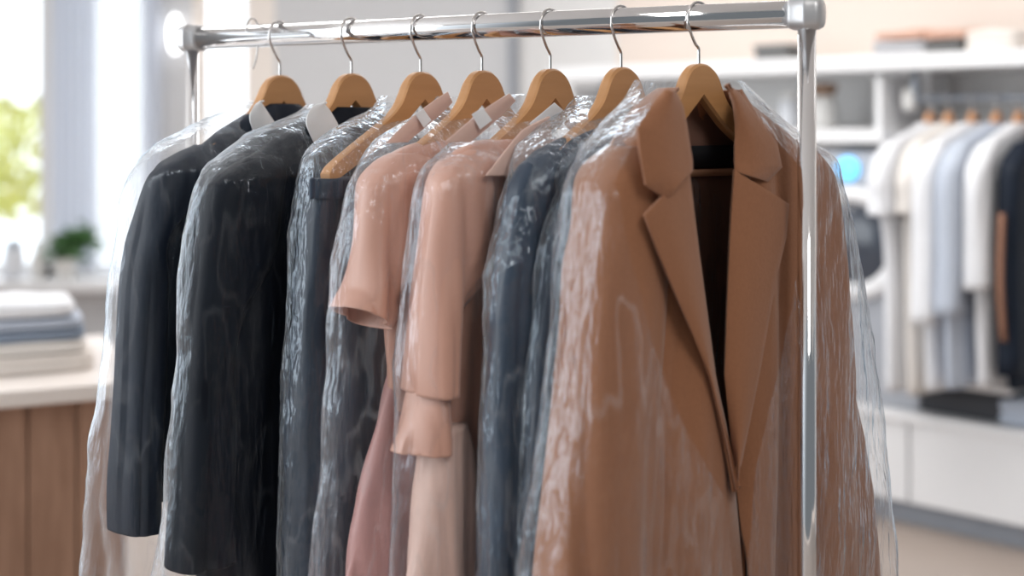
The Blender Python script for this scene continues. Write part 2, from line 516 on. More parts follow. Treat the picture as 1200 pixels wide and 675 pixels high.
def flap(name, fr, outer, inner, material, parent, off=0.05, bulge=0.010, edge=(0.0, -0.004), n=10, thick=0.005, step=5, lin=False):
    """a turned-back piece (lapel, collar wing) lying over the front: outer and inner edges in photo px"""
    def dense(L):
        return [tuple(L[i][c] * (1 - k / 8) + L[i + 1][c] * k / 8 for c in range(2)) for i in range(len(L) - 1) for k in range(8)] + [tuple(L[-1])]
    O = crspline(outer, step) if not lin else dense(outer)
    I = crspline(inner, step) if not lin else dense(inner)
    k = max(len(O), len(I))
    def resample(L):
        return [tuple(L[int(t)][c] * (1 - (t - int(t))) + L[min(int(t) + 1, len(L) - 1)][c] * (t - int(t)) for c in range(2))
                for t in [i * (len(L) - 1) / (k - 1) for i in range(k)]]
    O, I = resample(O), resample(I)
    bm = bmesh.new(); grid = []
    for i in range(k):
        row = []
        for j in range(n + 1):
            v = j / n
            px = O[i][0] * (1 - v) + I[i][0] * v; py = O[i][1] * (1 - v) + I[i][1] * v
            of = off + edge[0] * (1 - v) + edge[1] * v + bulge * math.sin(PI * min(1, v * 0.92 + 0.04))
            s, z = fr.on(px, py, of)
            row.append(bm.verts.new(fr.pt(s, of, z)))
        grid.append(row)
    for i in range(k - 1):
        for j in range(n):
            bm.faces.new((grid[i][j], grid[i + 1][j], grid[i + 1][j + 1], grid[i][j + 1]))
    o = bm_obj(name, bm, material, parent)
    solid(o, thick, 1)
    bevel_mod(o, 0.0015, 2)
    return o


# ------------------------------------------------------------------ the room
WA = Vector((-0.731, 0.683)); WN = Vector((-0.683, -0.731))     # along the laundry wall (away to the left), and its normal
WP = Vector((1.497, 4.36))                                      # a point on the cabinet fronts


def wa(t, back, z):
    q = WP + WA * t - WN * back
    return Vector((q.x, q.y, z))


AX = ((WA.x, WA.y), (WN.x, WN.y))
BY = 6.37
struct(box('floor', (0, 4.0, -0.02), (12, 12, 0.04), M['floor']))
struct(box('ceiling', (0.2, 3.4, 2.86), (9, 7.6, 0.04), M['ceiling']))
struct(box('wall_right', wa(-0.2, 0.50, 1.4), (5.34, 0.08, 2.8), M['wall_white'], ax=AX))


def bx(px0, px1, z0, z1, y0=BY, d=0.12):
    x0 = (px0 - CX) / FPX * y0; x1 = (px1 - CX) / FPX * y0
    return ((x0 + x1) / 2, y0 + d / 2, (z0 + z1) / 2), (abs(x1 - x0), d, z1 - z0)


bm = bmesh.new()
SILL = 0.66
for a in ((322, 596, 0, 2.84), (-560, 322, 0, SILL - 0.05), (-560, 322, 2.6, 2.84), (188, 226, SILL - 0.05, 2.6), (-560, -300, SILL - 0.05, 2.6)):
    c, s = bx(*a); box_bm(bm, c, s)
struct(bm_obj('wall_back', bm, M['wall'], smooth=False))
# window 1, wide, with a fixed mullion; window 2 narrow
for nm, a, b2, muls in (('window_1', -300, 188, (-60, 56)), ('window_2', 226, 322, ())):
    wd = struct(thing(nm, '', '')); del wd['label']; del wd['category']
    bm = bmesh.new()
    for (p0, p1, z0, z1) in ((a, a + 12, SILL, 2.6), (b2 - (34 if nm == 'window_2' else 12), b2, SILL, 2.6), (a, b2, SILL, SILL + .06), (a, b2, 2.52, 2.6)) + tuple((q - 9, q + 9, SILL, 2.6) for q in muls):
        c, s = bx(p0, p1, z0, z1, BY, 0.10); box_bm(bm, c, s)
    bm_obj('window_frame', bm, M['pearl'] if nm == 'window_2' else M['white'], wd, smooth=False)
    m, nt, out = nodes_of('pane_glass_' + nm)
    tr = nt.nodes.new('ShaderNodeBsdfTransparent'); gl = nt.nodes.new('ShaderNodeBsdfGlossy')
    gl.inputs['Roughness'].default_value = 0.02
    mx = nt.nodes.new('ShaderNodeMixShader'); mx.inputs[0].default_value = 0.06
    nt.links.new(tr.outputs[0], mx.inputs[1]); nt.links.new(gl.outputs[0], mx.inputs[2]); nt.links.new(mx.outputs[0], out.inputs[0])
    c, s = bx(a + 6, b2 - 6, SILL + .03, 2.56, BY + 0.05, 0.006)
    box('glass_pane', c, s, m, wd)
c, s = bx(-560, 330, SILL - 0.05, SILL, BY - 0.20, 0.32)
struct(box('trim_1', c, s, M['white'], bev=0.008))
# vertical edge of the grey wall
c, s = bx(596, 606, 0, 2.84, BY - 0.04, 0.16)
struct(box('trim_2', c, s, M['kick']))
c, s = bx(322, 596, 0.0, 0.10, BY - 0.015, 0.015)
struct(box('baseboard_back', c, s, M['white']))


def curtain(name, px0, px1, y, material, label, A=0.025, waves=9):
    x0 = (px0 - CX) / FPX * y; x1 = (px1 - CX) / FPX * y
    bm = bmesh.new(); nx, nz = 80, 12; g = []
    for j in range(nz + 1):
        z = 0.70 + (2.62 - 0.70) * j / nz
        g.append([bm.verts.new((x0 + (x1 - x0) * i / nx, y + A * math.sin(2 * PI * waves * i / nx + 0.4 * math.sin(3 * z)), z)) for i in range(nx + 1)])
    for j in range(nz):
        for i in range(nx):
            bm.faces.new((g[j][i], g[j][i + 1], g[j + 1][i + 1], g[j + 1][i]))
    o = bm_obj(name, bm, material); solid(o, 0.002)
    return tag(o, label, 'curtain')


curtain('curtain', 112, 168, BY - 0.07, M['curtain'], 'bright white sheer curtain hanging gathered in front of the left window', waves=5)
curtain('curtain', 62, 112, BY - 0.05, M['curtain_blue'], 'pale bluish curtain between the green view and the bright white curtain', waves=5)
curtain('curtain', 168, 190, BY - 0.06, M['curtain_blue'], 'narrow pale blue curtain edge right of the white curtain', waves=2)

# outside: a sunlit tree and a pale building
tree = thing('tree', 'sunlit yellow green tree outside the left window', 'tree', (-4.2, 9.2, 0))
tube('trunk', [(-4.2, 9.2, 0), (-4.15, 9.2, 0.8), (-4.2, 9.2, 1.6)], [0.09, 0.07, 0.05], M['bark'], tree)
bm = bmesh.new()
rnd = random.Random(3)
for i in range(900):
    a = rnd.random() * 2 * PI; rr_ = rnd.random() ** 0.5
    c = Vector((-4.0 + 0.72 * rr_ * math.cos(a), 9.2 + 0.5 * rr_ * math.sin(a), 0.75 + rnd.random() * 0.85))
    d1 = Vector((rnd.uniform(-1, 1), rnd.uniform(-1, 1), rnd.uniform(-1, 1))).normalized() * 0.07
    d2 = d1.orthogonal().normalized() * 0.035
    bm.faces.new([bm.verts.new(c - d1), bm.verts.new(c + d2), bm.verts.new(c + d1), bm.verts.new(c - d2)])
bm_obj('foliage', bm, M['tree_leaf'], tree, smooth=False)
sun = bpy.data.lights.new('sun', 'SUN'); sun.energy = 3.5; sun.angle = 0.02
so = bpy.data.objects.new('sun', sun); so.rotation_euler = (-0.42, 0.0, 0.0); so.location = (-4, 3, 8)
COL.objects.link(so)

# wall sconce
sc_ = thing('wall_sconce', 'glowing white oval wall light beside the rack\'s left corner', 'wall light', tuple(unproj(205, 40, BY - 0.02)))
q = unproj(205, 40, BY - 0.06)
lathe('lamp_shade', (q.x, q.y, q.z), [(0.004, -0.095), (0.016, -0.085), (0.026, -0.05), (0.029, 0), (0.026, 0.05), (0.016, 0.085), (0.004, 0.095)], M['sconce'], sc_)
box('wall_plate', (q.x, q.y + 0.055, q.z), (0.05, 0.015, 0.14), M['white'], sc_)

# ------------------------------------------------------------------ laundry wall on the right
cab = thing('base_cabinet', 'long low white cabinet under the dark box on the right', 'cabinet', tuple(wa(0, 0.25, 0)))
CZ = 0.40
box('toe_kick', wa(0.05, 0.27, 0.045), (3.6, 0.40, 0.09), M['kick'], cab, AX)
box('body', wa(0.05, 0.235, 0.235), (3.6, 0.45, 0.29), M['white'], cab, AX)
for k, t in enumerate((-1.35, -0.75, -0.15, 0.45, 1.05, 1.6)):
    wdt = 0.59 if k < 5 else 0.48
    box('drawer_front', wa(t, 0.0, 0.235), (wdt, 0.018, 0.278), M['white'], cab, AX, bev=0.003)
box('worktop', wa(0.05, 0.22, 0.395), (3.64, 0.50, 0.035), M['white'], cab, AX, bev=0.004)

up = thing('long_shelf', 'long thick white wall shelf across the upper right', 'shelf', tuple(wa(0, 0.2, 1.62)))
box('shelf_board', wa(-0.05, 0.21, 1.632), (3.75, 0.46, 0.055), M['white'], up, AX, bev=0.004)
for t in (1.75, 0.22, -1.6):
    box('bracket', wa(t, 0.36, 1.555), (0.03, 0.18, 0.10), M['white'], up, AX)
lo = thing('short_shelf', 'short lower white shelf above the washing machine', 'shelf', tuple(wa(1.0, 0.2, 1.36)))
box('shelf_board', wa(1.02, 0.20, 1.372), (1.55, 0.44, 0.05), M['white'], lo, AX, bev=0.004)
for t in (0.28, 1.72):
    box('side_panel', wa(t, 0.22, 1.48), (0.022, 0.40, 0.21), M['white'], lo, AX)
pn = box('wall_panel', wa(0.0, 0.452, 1.95), (3.6, 0.012, 0.56), M['wall_blush'], None, AX)
tag(pn, 'blush beige wall panel above the upper shelf', 'panel')

# hanging rod with its globe end
rod = thing('clothes_rod', 'grey metal clothes rod under the upper shelf holding white garments', 'rod', tuple(wa(0, 0.12, 1.5)))
RZ = 1.503
tube('rod_bar', [wa(0.18, 0.10, RZ), wa(-1.7, 0.10, RZ)], 0.013, M['steel_far'], rod)
tube('rod_support', [wa(0.18, 0.10, 1.608), wa(0.18, 0.10, RZ - 0.02)], 0.012, M['steel_far'], rod)
lathe('rod_end', tuple(wa(0.20, 0.10, RZ)), [(0.004, -0.045), (0.02, -0.04), (0.026, -0.02), (0.027, 0.01), (0.02, 0.035), (0.004, 0.045)], M['pot'], rod)


def at_wall(px, back):
    """t along the laundry wall where the picture column px meets the plane at this depth behind the fronts"""
    q = WP - WN * back; k = (px - CX) / FPX
    return (k * q.y - q.x) / (WA.x - k * WA.y)


def wbox(name, px0, px1, back, z0, z1, d, material, label=None, cat=None, group=None, bev=0.006, parent=None):
    t0, t1 = at_wall(px0, back), at_wall(px1, back)
    o = box(name, wa((t0 + t1) / 2, back + d / 2, (z0 + z1) / 2), (abs(t1 - t0), d, z1 - z0), material, parent, AX, bev)
    if label: tag(o, label, cat, group)
    return o


def soft_stack(name, c, size, material, label, cat, group=None, ax=None, seed=0, amp=0.012, layers=2):
    """one folded piece of cloth: rounded slab with fold edges and soft sag"""
    X = Vector((1, 0, 0)) if ax is None else Vector((ax[0][0], ax[0][1], 0))
    Y = Vector((0, 1, 0)) if ax is None else Vector((ax[1][0], ax[1][1], 0))
    c = Vector(c); bm = bmesh.new(); rings = []
    nz, n = 7 * layers, 56
    for j in range(nz + 1):
        v = j / nz
        lobe = abs(math.sin(PI * v * layers)) ** 0.35
        k = (0.93 + 0.07 * lobe)
        if j in (0, nz): k = 0.86
        ring = []
        for i in range(n):
            t = 2 * PI * i / n
            cx = math.copysign(abs(math.cos(t)) ** 0.35, math.cos(t)); cy = math.copysign(abs(math.sin(t)) ** 0.35, math.sin(t))
            q = c + X * cx * size[0] / 2 * k + Y * cy * size[1] / 2 * k
            nn = mn.noise(Vector((q.x * 9 + seed, q.y * 9, seed * 1.7))) * amp * v
            ring.append(bm.verts.new(q + Vector((0, 0, size[2] * v + nn))))
        rings.append(ring)
    for i in range(nz):
        for q in range(n):
            bm.faces.new((rings[i][q], rings[i][(q + 1) % n], rings[i + 1][(q + 1) % n], rings[i + 1][q]))
    bm.faces.new(rings[0][::-1])
    # crowned top
    top = []
    for f in (0.6, 0.25):
        top.append([bm.verts.new(c + (rings[-1][q].co - c) * f + Vector((0, 0, (1 - f) * size[2] * (1 + 0.10 * layers / 2)))) for q in range(n)])
    prev = rings[-1]
    for tr_ in top:
        for q in range(n):
            bm.faces.new((prev[q], prev[(q + 1) % n], tr_[(q + 1) % n], tr_[q]))
        prev = tr_
    bm.faces.new(prev)
    return tag(bm_obj(name, bm, material), label, cat, group)


# things on the upper shelf
ST = 1.6605
def shelf_t(px): return wa(at_wall(px, 0.12), 0.16, ST)
soft_stack('folded_cloth', shelf_t(1063), (0.22, 0.24, 0.050), M['grey_cloth'], 'grey folded cloth at the bottom of the stack on the upper shelf', 'folded cloth', 'folded cloths on the upper shelf', AX, 1)
q = shelf_t(1063); q.z += 0.0555
soft_stack('folded_cloth', q, (0.21, 0.22, 0.030), M['peach_cloth'], 'peach folded cloth on top of the grey one on the upper shelf', 'folded cloth', 'folded cloths on the upper shelf', AX, 2)
soft_stack('folded_cloth', shelf_t(1116), (0.13, 0.24, 0.045), M['grey_dark'], 'dark charcoal folded cloth in the middle of the upper shelf', 'folded cloth', 'folded cloths on the upper shelf', AX, 3)
q = shelf_t(1116); q.z += 0.05
soft_stack('folded_cloth', q, (0.16, 0.22, 0.035), M['peach_cloth'], 'peach folded cloth on top of the dark charcoal one', 'folded cloth', 'folded cloths on the upper shelf', AX, 4)
soft_stack('folded_cloth', shelf_t(1170), (0.19, 0.24, 0.070), M['cream_cloth'], 'cream folded cloth at the right end of the upper shelf', 'folded cloth', 'folded cloths on the upper shelf', AX, 5)
bk = thing('storage_box', 'small dark grey box on the shelf left of the rack corner', 'box', tuple(wa(at_wall(902, 0.12), 0.16, ST)))
wbox('body', 884, 922, 0.08, ST, ST + 0.045, 0.16, M['grey_dark'], parent=bk)
wbox('lid', 882, 924, 0.075, ST + 0.045, ST + 0.062, 0.17, M['grey_dark'], parent=bk, bev=0.003)

# vase and jar under the shelf, on the lower shelf
q = wa(at_wall(966, 0.2), 0.2, 1.3975)
vs_ = thing('vase', 'white tapering vase with a brown neck on the lower shelf', 'vase', tuple(q))
lathe('body', q, [(0.03, 0), (0.045, 0.02), (0.05, 0.06), (0.045, 0.11), (0.035, 0.125)], M['pot'], vs_)
lathe('neck', q, [(0.034, 0.125), (0.046, 0.145), (0.052, 0.16), (0.046, 0.172), (0.03, 0.175)], M['brown_vase'], vs_)
q = wa(at_wall(925, 0.2), 0.2, 1.3975)
jr = thing('jar', 'pale frosted jar partly behind the rack post', 'jar', tuple(q))
lathe('body', q, [(0.035, 0), (0.04, 0.01), (0.04, 0.10), (0.03, 0.115)], M['glass_jar'], jr)
lathe('lid', q, [(0.032, 0.115), (0.034, 0.12), (0.034, 0.135), (0.01, 0.14)], M['pot'], jr)

# washing machine standing on the low cabinet
wm = thing('washing_machine', 'silver front loading washer with blue lit display behind the coat', 'washing machine', tuple(wa(at_wall(985, 0), 0.25, 0.413)))
t0, t1 = at_wall(915, 0.0), at_wall(1075, 0.0)
tm = (t0 + t1) / 2
Z0 = 0.413
box('body', wa(tm, 0.25, (Z0 + 1.32) / 2), (abs(t1 - t0), 0.46, 1.32 - Z0), M['machine'], wm, AX, bev=0.012)
td = at_wall(1000, -0.0)
def ring_on_wall(name, t, back, z, r0, r1, dep, material, parent):
    bm = bmesh.new(); n = 40; R = []
    for (r, b_) in ((r0, 0), (r0, -dep), ((r0 + r1) / 2, -dep * 1.3), (r1, -dep), (r1, 0)):
        R.append([bm.verts.new(wa(t + r * math.cos(2 * PI * k / n), back + b_, z + r * math.sin(2 * PI * k / n))) for k in range(n)])
    for i in range(len(R) - 1):
        for k in range(n):
            bm.faces.new((R[i][k], R[i][(k + 1) % n], R[i + 1][(k + 1) % n], R[i + 1][k]))
    return bm_obj(name, bm, material, parent)
dr = ring_on_wall('door', td, 0.018, 0.985, 0.145, 0.205, 0.03, M['white'], wm)
bm = bmesh.new(); n = 40; R = []
for (r, b_) in ((0.146, -0.01), (0.12, -0.025), (0.07, -0.035), (0.01, -0.038)):
    R.append([bm.verts.new(wa(td + r * math.cos(2 * PI * k / n), 0.018 + b_, 0.985 + r * math.sin(2 * PI * k / n))) for k in range(n)])
for i in range(len(R) - 1):
    for k in range(n): bm.faces.new((R[i][k], R[i][(k + 1) % n], R[i + 1][(k + 1) % n], R[i + 1][k]))
bm.faces.new(R[-1])
o = link_mesh('door_glass', [v.co.copy() for v in bm.verts], [[v.index for v in f.verts] for f in (bm.verts.index_update() or bm.faces)], M['door_dark'], wm); bm.free()
box('control_panel', wa(tm, 0.016, 1.255), (abs(t1 - t0) * 0.97, 0.012, 0.11), M['machine'], wm, AX, bev=0.003)
tdis = at_wall(993, 0.0)
bm = bmesh.new(); R = []
for (r, b_) in ((0.045, 0.008), (0.045, -0.004), (0.036, -0.007), (0.004, -0.007)):
    R.append([bm.verts.new(wa(tdis + r * math.cos(2 * PI * k / n), b_, 1.252 + r * math.sin(2 * PI * k / n))) for k in range(n)])
for i in range(len(R) - 1):
    for k in range(n): bm.faces.new((R[i][k], R[i][(k + 1) % n], R[i + 1][(k + 1) % n], R[i + 1][k]))
bm.faces.new(R[-1])
bm_obj('display', bm, M['display'], wm)

# tray, black box and towel on the cabinet top
WT = 0.4135
bb_ = thing('storage_box', 'long black storage box on the low white cabinet', 'box', tuple(wa(at_wall(1110, 0), 0.2, WT)))
wbox('body', 1047, 1182, 0.03, WT, WT + 0.085, 0.34, M['dark'], parent=bb_, bev=0.01)
wbox('lid', 1045, 1184, 0.025, WT + 0.085, WT + 0.10, 0.35, M['dark'], parent=bb_, bev=0.004)
wbox('tray', 1036, 1186, 0.0, WT + 0.1015, WT + 0.135, 0.36, M['white'], 'white tray board lying on the black box beneath the white garments', 'tray', bev=0.008)
soft_stack('folded_towel', wa(at_wall(1026, 0.1), 0.12, WT), (0.12, 0.2, 0.07), M['cream_cloth'], 'cream folded towel at the left end of the black box', 'folded towel', None, AX, 8)
soft_stack('folded_towel', wa(at_wall(1205, 0.1), 0.12, WT), (0.16, 0.2, 0.09), M['mist_cloth'], 'grey blue folded towel right of the black box', 'folded towel', None, AX, 9)


# ------------------------------------------------------------------ hangers
PROF_TOP = [(0, 0), (0.013, -0.0015), (0.026, -0.0075), (0.036, -0.018), (0.044, -0.033), (0.055, -0.050), (0.075, -0.067), (0.11, -0.087), (0.155, -0.110), (0.195, -0.131), (0.215, -0.143), (0.224, -0.153)]
PROF_BOT = [(0, -0.046), (0.016, -0.060), (0.030, -0.071), (0.045, -0.083), (0.06, -0.0935), (0.075, -0.102), (0.09, -0.110), (0.12, -0.124), (0.155, -0.141), (0.195, -0.159), (0.214, -0.166), (0.222, -0.165)]


def build_hanger(fr, label, drop=0.066, wscale=1.0, material=None, simple=False, group='wooden hangers on the chrome rail', rr_=0.0165, cat='hanger'):
    base = fr.pt(0, 0, fr.h.z - drop)
    t = thing('wooden_hanger', label, cat, tuple(base), group)
    top = crspline(PROF_TOP, 3); bot = crspline(PROF_BOT, 3)
    bm = bmesh.new(); secs = []
    cols = [(-a[0], a[1], -b[0], b[1]) for a, b in zip(top[::-1], bot[::-1])] + [(a[0], a[1], b[0], b[1]) for a, b in zip(top[1:], bot[1:])]
    for (s1, z1, s2, z2) in cols:
        hd = 0.0095
        curve = 0.055 * (abs(s1) / 0.22) ** 2          # contoured arms sweep forward
        cz = []
        for (v, d) in ((0, -hd * .55), (0.06, -hd), (0.94, -hd), (1, -hd * .55), (1, hd * .55), (0.94, hd), (0.06, hd), (0, hd * .55)):
            s = (s1 * (1 - v) + s2 * v) * wscale; z = z1 * (1 - v) + z2 * v
            cz.append(bm.verts.new(fr.pt(s, d + curve * 0.2, base.z + z)))
        secs.append(cz)
    for i in range(len(secs) - 1):
        for k in range(8):
            bm.faces.new((secs[i][k], secs[i][(k + 1) % 8], secs[i + 1][(k + 1) % 8], secs[i + 1][k]))
    bm.faces.new(secs[0]); bm.faces.new(secs[-1][::-1])
    o = bm_obj('hanger_body', bm, material or M['hanger'], t, smooth=False)
    # wire hook: up from the neck, out to the near side and over the rail
    pts = [(0, -drop - 0.006), (0, -drop + 0.014), (-0.001, -drop + 0.022)]
    R = rr_ + 0.0065
    pts += [(-0.008, -0.036), (-0.017, -0.022), (-R, -0.009)]
    for k in range(9):
        a = PI + 0.15 - (PI + 0.9) * k / 8
        pts.append((R * math.cos(a), (R - 0.001) * math.sin(a)))
    c3 = [tuple(fr.pt(s, 0, fr.h.z + z)) for s, z in pts]
    tube('hook', crspline(c3, 4), 0.0021, M['steel'], t, n=10)
    return t


def white_collar(fr, parent, px_dummy=None, zc=-0.128, rs=0.052, rn=0.036, h=0.038, flare=0.014):
    """turned-down shirt collar: a standing band folding over outwards, open at the front"""
    bm = bmesh.new(); rings = []
    n = 48
    prof = [(0.0, -0.01), (0.0, 0.4), (0.001, 0.8), (0.004, 1.0), (0.009, 0.92), (0.012, 0.5), (0.017, 0.05), (0.020, -0.12)]
    for d, v in prof:
        ring = []
        for k in range(n + 1):
            a = PI / 2 + 0.95 + (PI * 1.5 - 1.25) * k / n
            front = max(0, math.sin(a))
            rs_, rn_ = rs + d, rn + d
            z = fr.h.z + zc + h * v - 0.022 * front * (1.3 if v < 0.6 and d > 0.01 else 1) - 0.3 * abs(math.cos(a)) * 0.02
            ring.append(bm.verts.new(fr.pt(rs_ * math.cos(a), rn_ * math.sin(a) + 0.006, z)))
        rings.append(ring)
    for i in range(len(rings) - 1):
        for k in range(n):
            bm.faces.new((rings[i][k], rings[i][k + 1], rings[i + 1][k + 1], rings[i + 1][k]))
    o = bm_obj('shirt_collar', bm, M['collar'], parent)
    o['label'] = 'white collar'
    solid(o, 0.0015)
    return o


# ------------------------------------------------------------------ the garment rack
rack = thing('garment_rack', 'polished chrome garment rack carrying the bagged clothes', 'garment rack', (0, 1.97, 0))
d2 = (PR - PL).normalized()
tube('top_rail', [(PL.x, PL.y, RAILZ), (PR.x, PR.y, RAILZ)], 0.0190, M['chrome'], rack, n=40)
for (P, sgn) in ((PR, 1), (PL, -1)):
    tube('post', [(P.x, P.y, 0.085), (P.x, P.y, RAILZ - 0.01)], 0.0124, M['chrome'], rack, n=32)
    # corner joint: round socket along the rail with domed outer end, and a collar down the post
    bm = bmesh.new()
    prof = [(-0.0225, 0.0165), (-0.0225, 0.0195), (-0.018, 0.0215), (-0.002, 0.0218), (-0.0005, 0.0232), (0.003, 0.0232), (0.0045, 0.0222), (0.015, 0.0215), (0.0205, 0.0185), (0.023, 0.013), (0.0235, 0.004)]
    rings = []
    A = Vector((d2.x, d2.y, 0)) * sgn; Bv = Vector((-d2.y, d2.x, 0)); C0 = Vector((P.x, P.y, RAILZ))
    for (x, r) in prof:
        ring = []
        for k in range(28):
            a = 2 * PI * k / 28
            c_, s_ = math.cos(a), math.sin(a)
            pw_ = 0.62
            ring.append(bm.verts.new(C0 + A * x + Bv * r * 1.0 * math.copysign(abs(c_) ** pw_, c_) + Vector((0, 0, r * 1.02 * math.copysign(abs(s_) ** pw_, s_)))))
        rings.append(ring)
    for i in range(len(rings) - 1):
        for k in range(28):
            bm.faces.new((rings[i][k], rings[i][(k + 1) % 28], rings[i + 1][(k + 1) % 28], rings[i + 1][k]))
    bm.faces.new(rings[0][::-1]); bm.faces.new(rings[-1])
    jn = bm_obj('corner_joint', bm, M['cast'], rack)
    tube('joint_collar', [(P.x, P.y, RAILZ - 0.021), (P.x, P.y, RAILZ - 0.012)], 0.0150, M['cast'], jn, n=28)
    # foot bar and castors
    nb = Vector((-d2.y, d2.x, 0))
    f0 = Vector((P.x, P.y, 0.085))
    tube('foot_bar', [f0 - nb * 0.24, f0 + nb * 0.24], 0.0124, M['chrome'], rack, n=20)
    for e in (-1, 1):
        w0 = f0 + nb * 0.22 * e
        cs = tube('castor', [w0 + Vector((0.012 * d2.x, 0.012 * d2.y, -0.055)), w0 - Vector((0.012 * d2.x, 0.012 * d2.y, 0.055))], 0.0295, M['dark'], rack, n=24)
        tube('castor_stem', [w0, w0 - Vector((0, 0, 0.05))], 0.006, M['cast'], cs)
tube('bottom_rail', [(PL.x, PL.y, 0.085), (PR.x, PR.y, 0.085)], 0.0124, M['chrome'], rack, n=20)
# wire end ring around the rail beside the left corner
fe = rail_frame(233, 0.9)
R = 0.0175
tube('wire_ring', [tuple(fe.pt(R * math.cos(a), 0, RAILZ + R * math.sin(a))) for a in [2 * PI * k / 32 for k in range(33)]], 0.0016, M['steel'], rack, n=8)
# a spare hook on the far side of the rail
fs = rail_frame(296, 1.2)
sp = [(0.001, -0.055), (0.010, -0.04), (0.0165, -0.012)] + [((0.0195) * math.cos(a), 0.006 + 0.0235 * math.sin(a)) for a in [0.1 + (PI - 0.1) * k / 8 for k in range(9)]]
tag(tube('wire_hook', crspline([tuple(fs.pt(s, 0, RAILZ + z)) for s, z in sp], 4), 0.0016, M['steel'], None, n=8),
    'loose steel wire hook looped over the rail left of the first hanger', 'hook')

# ------------------------------------------------------------------ the seven hangers
A0 = math.atan2(0.785, 0.62)
ANG = [A0 + 0.02, A0 + 0.0, A0, A0, A0 - 0.02, A0 - 0.06, math.atan2(0.66, 0.75)]
HPX = [328, 412, 493, 565, 645, 728, 819]
F = [rail_frame(px, a) for px, a in zip(HPX, ANG)]
HL = ['pale wooden hanger leftmost on the rail, holding the first navy jacket',
      'pale wooden hanger second from the left, holding the black jacket with white collar',
      'pale wooden hanger with its long bare arm over the slate trousers',
      'pale wooden hanger holding the blush short sleeved blouse',
      'pale wooden hanger holding the pink ruffle sleeved dress',
      'pale wooden hanger holding the slate blue jacket next to the camel coat',
      'pale wooden hanger inside the camel coat at the right end of the rail']
for i, f in enumerate(F):
    build_hanger(f, HL[i], drop=0.0665 if i < 6 else 0.064, wscale=0.96 if i < 6 else 0.90)


def garment(name, label, cat, fr):
    return thing(name, label, cat, tuple(fr.pt(0, 0, fr.h.z - 0.14)))


# 1 navy jacket
f = F[0]
g = garment('suit_jacket', 'navy jacket with white collar, leftmost garment on the rail', 'jacket', f)
loft('body', f, [(122, 306, None, .7), (132, 288, None, .85), (144, 268, None, .95), (156, 249, None), (166, 236, None), (180, 216, None), (200, 190, None), (250, 186, None), (330, 184, None), (430, 180, None), (560, 178, None), (585, 176, None)],
     M['navy'], g, b=0.030, A=0.008, fq=9, ph=.2)
loft('sleeve', f, [(170, 226, ('w', 0.05), .5), (180, 206, ('w', 0.08), .8), (196, 180, ('w', 0.112)), (220, 166, ('w', 0.125)), (274, 154, ('p', 196)), (330, 145, ('p', 193)), (398, 142, ('p', 192)), (441, 141, ('p', 190)), (520, 138, ('p', 184)), (560, 135, ('p', 181)), (600, 134, ('p', 180)), (623, 135, ('p', 178))],
     M['navy'], g, b=0.036, A=0.009, fq=16, ph=.6, nc=0.0)
loft('sleeve', f, [(196, 350, ('w', 0.10), .7), (230, 365, ('w', 0.11)), (398, 372, ('w', 0.10)), (560, 375, ('w', 0.09))], M['navy'], g, b=0.04, A=0.004)
for (O_, I_) in (([(310, 119), (299, 124), (292, 136), (296, 153)], [(303, 119), (308, 126), (315, 136), (321, 145)]),):
    o = flap('shirt_collar', f, O_, I_, M['collar'], g, off=0.030, bulge=0.006, thick=0.003); o['label'] = 'white collar'


# 2 black jacket
f = F[1]
g = garment('suit_jacket', 'black jacket with white collar, second garment from the left', 'jacket', f)
loft('body', f, [(126, 384, None, .7), (138, 366, None, .85), (150, 342, None, .95), (162, 320, None), (176, 298, None), (190, 276, None), (210, 262, None), (260, 250, None), (400, 236, None), (560, 230, None), (700, 226, None)],
     M['black'], g, b=0.032, A=0.010, fq=8, ph=.5)
loft('sleeve', f, [(182, 296, ('w', 0.05), .5), (194, 270, ('w', 0.085), .85), (208, 250, ('w', 0.115)), (230, 236, ('w', 0.13)), (300, 224, ('w', .13)), (400, 214, ('p', 276)), (500, 208, ('p', 274)), (580, 203, ('p', 273)), (640, 199, ('p', 273)), (667, 198, ('p', 273))],
     M['black'], g, b=0.036, A=0.007, fq=13, ph=.1)
loft('sleeve', f, [(210, 440, ('w', 0.10), .7), (240, 450, ('w', 0.11)), (400, 455, ('w', 0.10)), (600, 455, ('w', 0.09))], M['black'], g, b=0.04, A=0.004)
o = flap('shirt_collar', f, [(383, 119), (366, 125), (359, 142), (364, 158), (370, 171)], [(380, 121), (386, 128), (391, 136), (395, 143), (398, 150)], M['collar'], g, off=0.032, bulge=0.007, thick=0.003); o['label'] = 'white collar'


# 3 slate trousers folded over by their waistband, under the bare hanger arm
f = F[2]
g = garment('trousers', 'dark slate trousers in film hanging below the bare hanger arm', 'trousers', f)
loft('waistband', f, [(210, 352, ('p', 436), .9), (213, 352, ('p', 437)), (228, 351, ('p', 438)), (232, 351, ('p', 438))], M['slate_dark'], g, b=0.030, A=0.004, fq=20, ph=.3, p=4, cap_top=True)
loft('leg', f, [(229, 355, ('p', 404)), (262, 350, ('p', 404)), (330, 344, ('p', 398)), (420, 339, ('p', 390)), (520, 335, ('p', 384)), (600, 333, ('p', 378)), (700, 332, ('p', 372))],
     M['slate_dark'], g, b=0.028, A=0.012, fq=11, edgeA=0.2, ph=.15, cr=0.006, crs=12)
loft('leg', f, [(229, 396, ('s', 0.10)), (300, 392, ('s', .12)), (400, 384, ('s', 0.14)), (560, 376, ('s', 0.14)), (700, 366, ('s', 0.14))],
     M['slate_lightened'], g, b=0.028, A=0.012, fq=13, ph=.7, cr=0.006, crs=10, nc=0.004)
